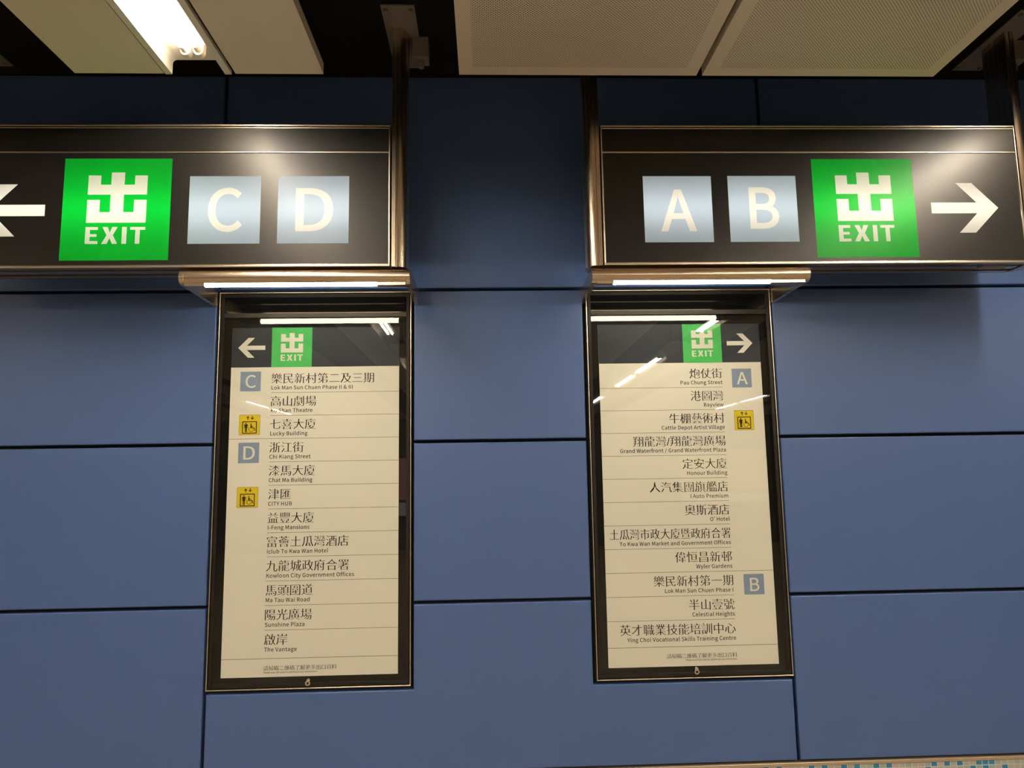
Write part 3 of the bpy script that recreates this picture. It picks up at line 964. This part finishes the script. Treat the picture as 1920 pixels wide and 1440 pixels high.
def hanging_sign(face0, face1, inner, label, letters, squares, exit_sq, arrow_tail, arrow_dir):
    root = thing('hanging_sign', ((face0 + face1) / 2, S_BACK, S_BOT), label, 'sign', 'overhead exit signs')
    # hollow box: dark outside, white inside behind the face
    x0, x1 = face0 - .005, face1 + .005
    mb = MB()
    t = .004
    mb.box(x0, x1, S_BACK - t, S_BACK, S_BOT, S_TOP, 0)
    mb.box(x0, x1, S_FRONT + .003, S_BACK - t, S_TOP - t, S_TOP, 0)
    mb.box(x0, x1, S_FRONT + .003, S_BACK - t, S_BOT + .010, S_BOT + .010 + t, 0)
    mb.box(x0, x0 + t, S_FRONT + .003, S_BACK - t, S_BOT + .014, S_TOP - t, 0)
    mb.box(x1 - t, x1, S_FRONT + .003, S_BACK - t, S_BOT + .014, S_TOP - t, 0)
    mb.build('sign_box', 'mid_steel', root)
    mb = MB()
    y0, y1 = S_FRONT + .006, S_BACK - t - .001
    a0, a1, b0, b1 = x0 + t + .001, x1 - t - .001, S_BOT + .016, DIV - .004
    mb.box(a0, a1, y1 - .002, y1, b0, b1)
    mb.box(a0, a1, y0, y1 - .002, b1, b1 + .002)
    mb.box(a0, a1, y0, y1 - .002, b0 - .002, b0)
    mb.box(a0, a0 + .002, y0, y1 - .002, b0, b1)
    mb.box(a1 - .002, a1, y0, y1 - .002, b0, b1)
    mb.build('inner_liner', 'liner', root)
    mb = MB()
    mb.cyl((a0 + .02, -.232, 2.456), (a1 - .02, -.232, 2.456), .008, 10)
    mb.build('lamp_tube', 'sign_tube', root, smooth=True)
    # steel lips under the box
    mb = MB()
    mb.bbox(x0, x1, S_FRONT, S_FRONT + .018, S_BOT, S_BOT + .010, .002)
    mb.box(x0, x1, S_FRONT + .045, S_FRONT + .075, S_BOT + .002, S_BOT + .010)
    mb.box(x0, x1, S_BACK - .022, S_BACK - .0041, S_BOT, S_BOT + .010)
    mb.build('bottom_rail', 'steel', root)
    # header strip
    mb = MB()
    mb.box(face0, face1, S_FRONT + .0015, S_FRONT + .005, DIV + .002, S_TOP - .004)
    mb.build('header_panel', 'black_face', root)
    # trim lines
    mb = MB()
    p = S_FRONT - .002
    mb.bbox(face0 - .0055, face1 + .0055, p, S_FRONT + .004, S_TOP - .003, S_TOP + .003, .0015)
    mb.bbox(face0 - .001, face1 + .001, p + .001, S_FRONT + .004, S_TOP - .010, S_TOP - .0065, .001)
    mb.bbox(face0 - .001, face1 + .001, p, S_FRONT + .004, DIV - .002, DIV + .002, .001)
    mb.bbox(face0 - .0055, face1 + .0055, p, S_FRONT + .004, S_BOT, S_BOT + .007, .002)
    mb.bbox(face0 - .0055, face0 - .0005, p, S_FRONT + .004, S_BOT + .007, S_TOP - .003, .0015)
    mb.bbox(face1 + .0005, face1 + .0055, p, S_FRONT + .004, S_BOT + .007, S_TOP - .003, .0015)
    mb.build('face_trim', 'bright_trim', root)
    # face cut out for the backlit inserts
    yf = S_FRONT + .0015
    ex0, ex1, ez0, ez1 = exit_sq
    arrow = arrow_loop(arrow_tail, 2.4518, 0.2287, arrow_dir)
    holes = [rect(*q[1:]) for q in squares] + [rect(*exit_sq)] + arrow
    mb = MB()
    mb.keep = True
    mb.flat([rect(face0, face1, S_BOT + .007, DIV - .002)] + holes, yf)
    mb.build('face_panel', 'black_face', root)
    char, let = exit_character(*exit_sq), exit_letters(*exit_sq)
    mb = MB(); mb.keep = True
    mb.flat([rect(*exit_sq)] + char + let, yf)
    sq = mb.build('exit_square', 'lit_green', root)
    mb = MB(); mb.keep = True
    mb.flat(char, yf)
    mb.build('exit_character', 'lit_white', root, parent=sq)
    mb = MB(); mb.keep = True
    mb.flat(let, yf)
    mb.build('exit_lettering', 'lit_white', root, parent=sq)
    mb = MB(); mb.keep = True
    mb.flat(arrow, yf)
    mb.build('arrow', 'lit_white', root)
    for (ch, qx0, qx1, qz0, qz1), box in zip(squares, letters):
        lp = letter_loops(ch, qx0, qx1, qz0, qz1, *box)
        mb = MB(); mb.keep = True
        lp.sort(key=lambda l: -abs(area(l)))
        mb.flat([rect(qx0, qx1, qz0, qz1), lp[0]], yf)
        for counter in lp[1:]:
            mb.flat([counter], yf)
        s = mb.build('letter_square', 'lit_blue', root)
        mb = MB(); mb.keep = True
        mb.flat(lp, yf)
        mb.build('letter', 'lit_white', root, parent=s)
    # posts up to the dark ceiling with fixing plates
    for sx, d in ((face0 - .0055, -1), (face1 + .0055, 1)):
        p = post(root, sx, d)
        cx = sx + d * .034
        mb = MB()
        mb.box(cx - .054, cx + .054, -.41, -.06, VOID_Z - .004, VOID_Z)
        mb.build('fixing_plate', 'grey', root)
        for qx, qy in ((-.04, -.39), (.04, -.39), (-.04, -.08), (.04, -.08)):
            mb = MB()
            mb.cyl((cx + qx, qy, VOID_Z - .012), (cx + qx, qy, VOID_Z - .004), .008, 6)
            mb.build('bolt', 'grey', root)
        mb = MB()
        mb.box(cx + .032, cx + .085, -.25, -.19, VOID_Z - .075, VOID_Z - .0041)
        mb.cyl((cx + .058, -.22, VOID_Z - .10), (cx + .058, -.22, VOID_Z - .075), .010, 10)
        mb.build('junction_box', 'grey', root)
    return root


F0, F1 = 0.391, 1.790
hanging_sign(-1.7115, -0.3115, -0.3115, 'black overhead sign with left arrow, green EXIT square and letters C and D',
             [(.267, .75, .171, .828), (.25, .78, .178, .822)],
             [('C', -.9480, -.7210, 2.3395, 2.5650), ('D', -.6660, -.4387, 2.3395, 2.5648)],
             (-1.3448, -1.0062, 2.2865, 2.6247), -1.3985, -1)
right_sign = hanging_sign(F0, F1, F0, 'black overhead sign with letters A and B, green EXIT square and right arrow',
             [(.240, .765, .203, .837), (.300, .725, .173, .803)],
             [('A', .5212, .7482, 2.3378, 2.5635), ('B', .8035, 1.0322, 2.3380, 2.5640)],
             (1.0888, 1.4300, 2.2840, 2.6225), 1.4850, 1)
mb = MB()
pr = rrect(1.655, 1.748, S_FRONT + .024, S_FRONT + .062, .016)
mb.prism_axis(pr, S_BOT - .004, S_BOT + .010, 'z')
mb.build('underside_fitting', 'grey', right_sign, smooth=True)


# ------------------------------------------------------------------ wall cases, posters and canopy lights
C_BOT, C_TOP = 0.8907, 2.2579


def directory_case(x0, x1, label):
    root = thing('directory_case', ((x0 + x1) / 2, 0.0, C_BOT), label, 'display case', 'exit directory cases')
    mb = MB()
    w = .004
    for a in (rect(x0, x1, C_BOT, C_BOT + w), rect(x0, x1, C_TOP - w, C_TOP), rect(x0, x0 + w, C_BOT + w, C_TOP - w),
              rect(x1 - w, x1, C_BOT + w, C_TOP - w)):
        mb.prism_y(a, -.004, .0299, bevel=.0016)
    mb.build('outer_trim', 'bright_trim', root)
    mb = MB()
    i = w + .0025
    w2 = .0115
    a0, a1, b0, b1 = x0 + i, x1 - i, C_BOT + i, C_TOP - i
    for a in (rect(a0, a1, b0, b0 + w2), rect(a0, a1, b1 - w2, b1), rect(a0, a0 + w2, b0 + w2, b1 - w2),
              rect(a1 - w2, a1, b0 + w2, b1 - w2)):
        mb.prism_y(a, -.001, .0299, bevel=.001)
    mb.build('inner_frame', 'dark_steel', root)
    c0, c1, d0, d1 = a0 + w2, a1 - w2, b0 + w2, b1 - w2
    mb = MB(); mb.box(c0, c1, .003, .006, 2.1815, d1)
    mb.build('header_glass', 'black_glass', root)
    mb = MB()
    mb.bbox(c0, c1, -.006, .028, 2.1640, 2.1690, .001)
    mb.bbox(c0, c1, -.002, .028, 2.1690, 2.1815, .0015)
    mb.build('ledge', 'ledge_steel', root)
    mb = MB(); mb.box(c0, c1, .012, .0295, d0, 2.1640)
    mb.build('backing_board', 'black_board', root)
    mb = MB()
    mb.box(c0, c1, .001, .005, d0, 2.1640, 1)
    mb.m[2] = 0                       # the room side of the pane reflects
    g = mb.build('door_glass', ['glass', 'glass_body'], root)
    # lock
    lx = (x0 + x1) / 2 + (-.0016 if x0 < 0 else .003)
    lz = .9105 if x0 < 0 else .9140
    mb = MB()
    n = 24
    mb.cyl((lx, .001, lz), (lx, -.010, lz), .0095, n, r2=.0085)
    mb.cyl((lx + .001, .001, lz + .008), (lx + .001, -.006, lz + .008), .0060, 14)
    lk = mb.build('lock', 'chrome', root, smooth=True)
    mb = MB()
    mb.cyl((lx, -.0095, lz), (lx, -.0106, lz), .0042, 16)
    mb.cyl((lx, -.0104, lz), (lx, -.0110, lz), .0016, 10)
    mb.build('keyhole', 'dark_steel', root, parent=lk)
    return root


def lift_symbol(root, x0, x1, z0, z1, y):
    w, h = x1 - x0, z1 - z0

    def T(pts):
        return [(x0 + a * w, z1 - b * h) for a, b in pts]
    mb = MB(); mb.keep = True
    mb.flat([rrect(x0, x1, z0, z1, .05 * w)], y, 0)
    mb.flat([rrect(x0, x1, z0, z1, .05 * w), rrect(x0 + .012 * w, x1 - .012 * w, z0 + .012 * h, z1 - .012 * h, .045 * w)],
            y - .0002, 1)
    s = mb.build('lift_symbol', ['yellow', 'rule'], root)
    loops = []
    for cx, up in ((.415, True), (.625, False)):
        pts = [(-.018, .20), (.018, .20), (.018, .075), (.06, .115), (.08, .095), (0, .01), (-.08, .095), (-.06, .115), (-.018, .075)]
        loops.append(T([(cx + a, (.055 + b) if up else (.255 - b)) for a, b in pts]))
    loops.append(T([(.155, .325), (.155, .935), (.850, .935), (.850, .325)]))
    loops.append(T([(.195, .365), (.195, .895), (.810, .895), (.810, .365)]))

    def circ(cx, cz, r, n=16):
        return T([(cx + r * math.cos(2 * math.pi * i / n), cz + r * math.sin(2 * math.pi * i / n)) for i in range(n)])
    loops.append(circ(.335, .43, .033))
    loops.append(T([(.25, .49), (.25, .66), (.275, .66), (.275, .53), (.29, .53), (.29, .865), (.332, .865), (.332, .68), (.345, .68),
                    (.345, .865), (.387, .865), (.387, .53), (.402, .53), (.402, .66), (.427, .66), (.427, .49), (.40, .475), (.277, .475)]))
    loops.append(circ(.57, .47, .03))
    loops.append(T([(.545, .51), (.555, .665), (.70, .672), (.765, .80), (.80, .785), (.725, .635), (.612, .628), (.61, .60),
                    (.68, .60), (.68, .575), (.605, .565), (.60, .52), (.58, .505)]))
    # wheel, open towards the knee
    out, inn = [], []
    for i in range(23):
        t = math.radians(-5 + 262 * i / 22)
        out.append((.585 + .120 * math.cos(t), .735 + .120 * math.sin(t)))
        inn.append((.585 + .098 * math.cos(t), .735 + .098 * math.sin(t)))
    loops.append(T(out + inn[::-1]))
    mb = MB(); mb.keep = True
    mb.flat(loops, y - .0004)
    mb.build('lift_pictogram', 'ink', root, parent=s)


def letter_tile(root, ch, x0, x1, z0, z1, y):
    mb = MB(); mb.keep = True
    b = .0012
    mb.flat([rect(x0 - b, x1 + b, z0 - b, z1 + b)], y, 1)
    mb.flat([rect(x0, x1, z0, z1)], y - .0002, 0)
    s = mb.build('letter_square', ['slate', 'white'], root)
    box = {'C': (.255, .77, .165, .835), 'D': (.24, .80, .18, .83), 'A': (.24, .80, .18, .83), 'B': (.30, .76, .19, .84)}[ch]
    mb = MB(); mb.keep = True
    mb.flat(letter_loops(ch, x0, x1, z0, z1, *box, weight=.012), y - .0004)
    mb.build('letter', 'white', root, parent=s)


P_Y = 0.0085


def poster(side, label, names, line0, tiles, lifts, full_rules, foot, glyph_em=0.0408, squeeze=None):
    left = side == 'L'
    x0, x1 = (-.9075, -.3135) if left else (.4070, 1.0005)
    z0, z1 = .9290, 2.1300
    root = thing('exit_poster', ((x0 + x1) / 2, P_Y + .0035, z0), label, 'poster', 'exit list posters')
    mb = MB(); mb.box(x0, x1, P_Y, P_Y + .0030, z0, z1)
    mb.build('sheet', 'paper', root)
    y = P_Y - .0003
    hz = 1.9868
    mb = MB(); mb.keep = True
    mb.flat([rect(x0, x1, hz, z1)], y)
    band = mb.build('heading_band', 'band', root)
    gx0 = x0 + .1410 if left else x1 - .2843
    gx1 = gx0 + .1425
    mb = MB(); mb.keep = True
    mb.flat([rect(gx0, gx1, hz, z1)], y - .0003)
    g = mb.build('exit_square', 'green', root)
    mb = MB(); mb.keep = True
    mb.flat(exit_character(gx0, gx1, hz, z1), y - .0006)
    mb.build('exit_character', 'white', root, parent=g)
    mb = MB(); mb.keep = True
    mb.flat(exit_letters(gx0, gx1, hz, z1, .686, .842), y - .0006)
    mb.build('exit_lettering', 'white', root, parent=g)
    mb = MB(); mb.keep = True
    mb.flat(arrow_loop(x0 + .1180 if left else x1 - .1218, 2.0574, .0955, -1 if left else 1), y - .0003)
    mb.build('arrow', 'white', root, parent=band)
    tx = x0 + .1420 if left else x1 - .1450
    al = 'L' if left else 'R'
    for i, (zh, en) in enumerate(names):
        zl = line0 - .08135 * i                      # the rule under this row
        mb = MB(); mb.keep = True
        sq = (squeeze or {}).get(i, 1.0)
        han(mb, zh, tx, zl + .0352, glyph_em, y, sq, al)
        mb.build('chinese_name', 'ink', root)
        mb = MB(); mb.keep = True
        mb.flat(latin(en, tx, zl + .0112, .0131, EN_SX, al, weight=.016, track=.055), y)
        mb.build('english_name', 'ink', root)
        if i < len(names) - 1:
            r = .0006
            a0, a1 = (x0, x1) if i in full_rules else ((tx, x1) if left else (x0, tx))
            mb = MB(); mb.keep = True
            mb.flat([rect(a0, a1, zl - r, zl + r)], y)
            mb.build('rule', 'rule', root)
    mb = MB(); mb.keep = True
    mb.flat([rect(x0, x1, foot - .0007, foot + .0007)], y)
    mb.build('rule', 'rule', root)
    mb = MB(); mb.keep = True
    han(mb, '請掃瞄二維碼了解更多出口資料', tx, foot - .0380, .0176, y, 1.0, al)
    mb.build('chinese_note', 'ink', root)
    mb = MB(); mb.keep = True
    mb.flat(latin('Please scan QR code for additional exit information', tx, foot - .0478, .0052, EN_SX * .985, al, weight=.012, track=.055), y)
    mb.build('english_note', 'ink', root)
    for ch, a0, a1, b0, b1 in tiles:
        letter_tile(root, ch, a0, a1, b0, b1, y)
    for q in lifts:
        lift_symbol(root, *q, y)
    return root


EN_SX = 1.0
directory_case(-.9526, -.2686, 'black wall case with steel edge holding the list for exits C and D')
directory_case(.3635, 1.0450, 'black wall case with steel edge holding the list for exits A and B')
poster('L', 'cream poster with left arrow listing places at exits C and D',
       [('樂民新村第二及三期', 'Lok Man Sun Chuen Phase II & III'), ('高山劇場', 'Ko Shan Theatre'), ('七喜大廈', 'Lucky Building'),
        ('浙江街', 'Chi Kiang Street'), ('漆馬大廈', 'Chat Ma Building'), ('津匯', 'CITY HUB'), ('益豐大廈', 'I-Feng Mansions'),
        ('富薈土瓜灣酒店', 'iclub To Kwa Wan Hotel'), ('九龍城政府合署', 'Kowloon City Government Offices'),
        ('馬頭圍道', 'Ma Tau Wai Road'), ('陽光廣場', 'Sunshine Plaza'), ('啟岸', 'The Vantage')],
       1.8955, [('C', -.8735, -.8018, 1.9014, 1.9714), ('D', -.8728, -.8008, 1.6485, 1.7197)],
       [(-.8735, -.8003, 1.7470, 1.8177), (-.8730, -.8001, 1.4946, 1.5653)], (2,), .9890)
poster('R', 'cream poster with right arrow listing places at exits A and B',
       [('炮仗街', 'Pau Chung Street'), ('港圖灣', 'Bayview'), ('牛棚藝術村', 'Cattle Depot Artist Village'),
        ('翔龍灣/翔龍灣廣場', 'Grand Waterfront / Grand Waterfront Plaza'), ('定安大廈', 'Honour Building'),
        ('人汽集團旗艦店', 'I Auto Premium'), ('奧斯酒店', 'O’ Hotel'),
        ('土瓜灣市政大廈暨政府合署', 'To Kwa Wan Market and Government Offices'), ('偉恒昌新邨', 'Wyler Gardens'),
        ('樂民新村第一期', 'Lok Man Sun Chuen Phase I'), ('半山壹號', 'Celestial Heights'),
        ('英才職業技能培訓中心', 'Ying Choi Vocational Skills Training Centre')],
       1.8965, [('A', .8908, .9628, 1.8940, 1.9631), ('B', .8928, .9644, 1.1641, 1.2340)],
       [(.8912, .9618, 1.7398, 1.8110)], (8,), .9945, squeeze={7: 0.886})


def canopy_light(x0, x1, t0, t1, label):
    root = thing('canopy_light', ((x0 + x1) / 2, 0.0, 2.2525), label, 'light', 'steel canopy lights over the cases')
    R, cy, cz = .0253, -.2745, 2.2337
    th = .002
    e = .014
    outer, inner = [], []
    full = []
    for i in range(13):
        a = math.radians(270 - 180 * i / 12)
        full.append((cy + R * math.cos(a), cz + R * math.sin(a)))
        a = math.radians(242 - 152 * i / 12)
        outer.append((cy + R * math.cos(a), cz + R * math.sin(a)))
        inner.append((cy + (R - th) * math.cos(a), cz + (R - th) * math.sin(a)))
    pr = outer + [(-.236, cz + R), (-.236, cz + .006), (-.238, cz + .006), (-.238, cz + R - th)]
    pr += inner[::-1]
    mb = MB()
    mb.prism_axis(pr, x0 + e + .001, x1 - e - .001, 'x')
    mb.build('light_bar', 'steel', root, smooth=True)
    for a0, a1 in ((x0, x0 + e), (x1 - e, x1)):
        pa = full + [(-.19, 2.2590), (-.001, 2.2590), (-.001, 2.2055), (-.19, cz - R)]
        mb = MB()
        mb.prism_axis(pa, a0, a1, 'x')
        mb.build('side_arm', 'steel', root, smooth=True)
    mb = MB()
    mb.cyl((t0, -.2785, 2.2133), (t1, -.2785, 2.2133), .0104, 16)
    mb.build('tube', 'canopy_tube', root, smooth=True)
    for a0, a1 in ((x0 + e + .001, t0), (t1, x1 - e - .001)):
        mb = MB()
        mb.box(a0, a1, -.289, -.262, 2.2040, 2.2150)
        mb.build('end_cover', 'steel', root)
    return root


canopy_light(-.9711, -.2427, -.8940, -.3490, 'steel canopy light bar over the left case, under the C and D sign')
canopy_light(.3449, 1.0615, .4150, .9330, 'steel canopy light bar over the right case, under the A and B sign')


# ------------------------------------------------------------------ lit adverts on the far side of the concourse
def advert(x0, x1, z0, z1, label, key, strip):
    root = thing('advert_box', ((x0 + x1) / 2, FLOOR_END, z0), label, 'advert', 'lit adverts across the concourse')
    mb = MB(); mb.box(x0 - .05, x1 + .05, FLOOR_END + .001, FLOOR_END + .12, z0 - .05, z1 + .05)
    mb.build('frame', 'dark_steel', root)
    mb = MB(); mb.box(x0, x1, FLOOR_END + .12, FLOOR_END + .125, z0 + strip, z1)
    mb.build('lit_panel', key, root)
    mb = MB(); mb.box(x0, x1, FLOOR_END + .12, FLOOR_END + .125, z0, z0 + strip - .06)
    mb.build('lower_panel', 'ad_white', root)


advert(-2.0, -1.45, .72, 1.95, 'pink lit advert across the concourse, seen mirrored in the left case', 'ad_pink', .34)
advert(4.2, 6.1, .90, 2.03, 'yellow lit advert across the concourse, seen mirrored in the right case', 'ad_yellow', .25)
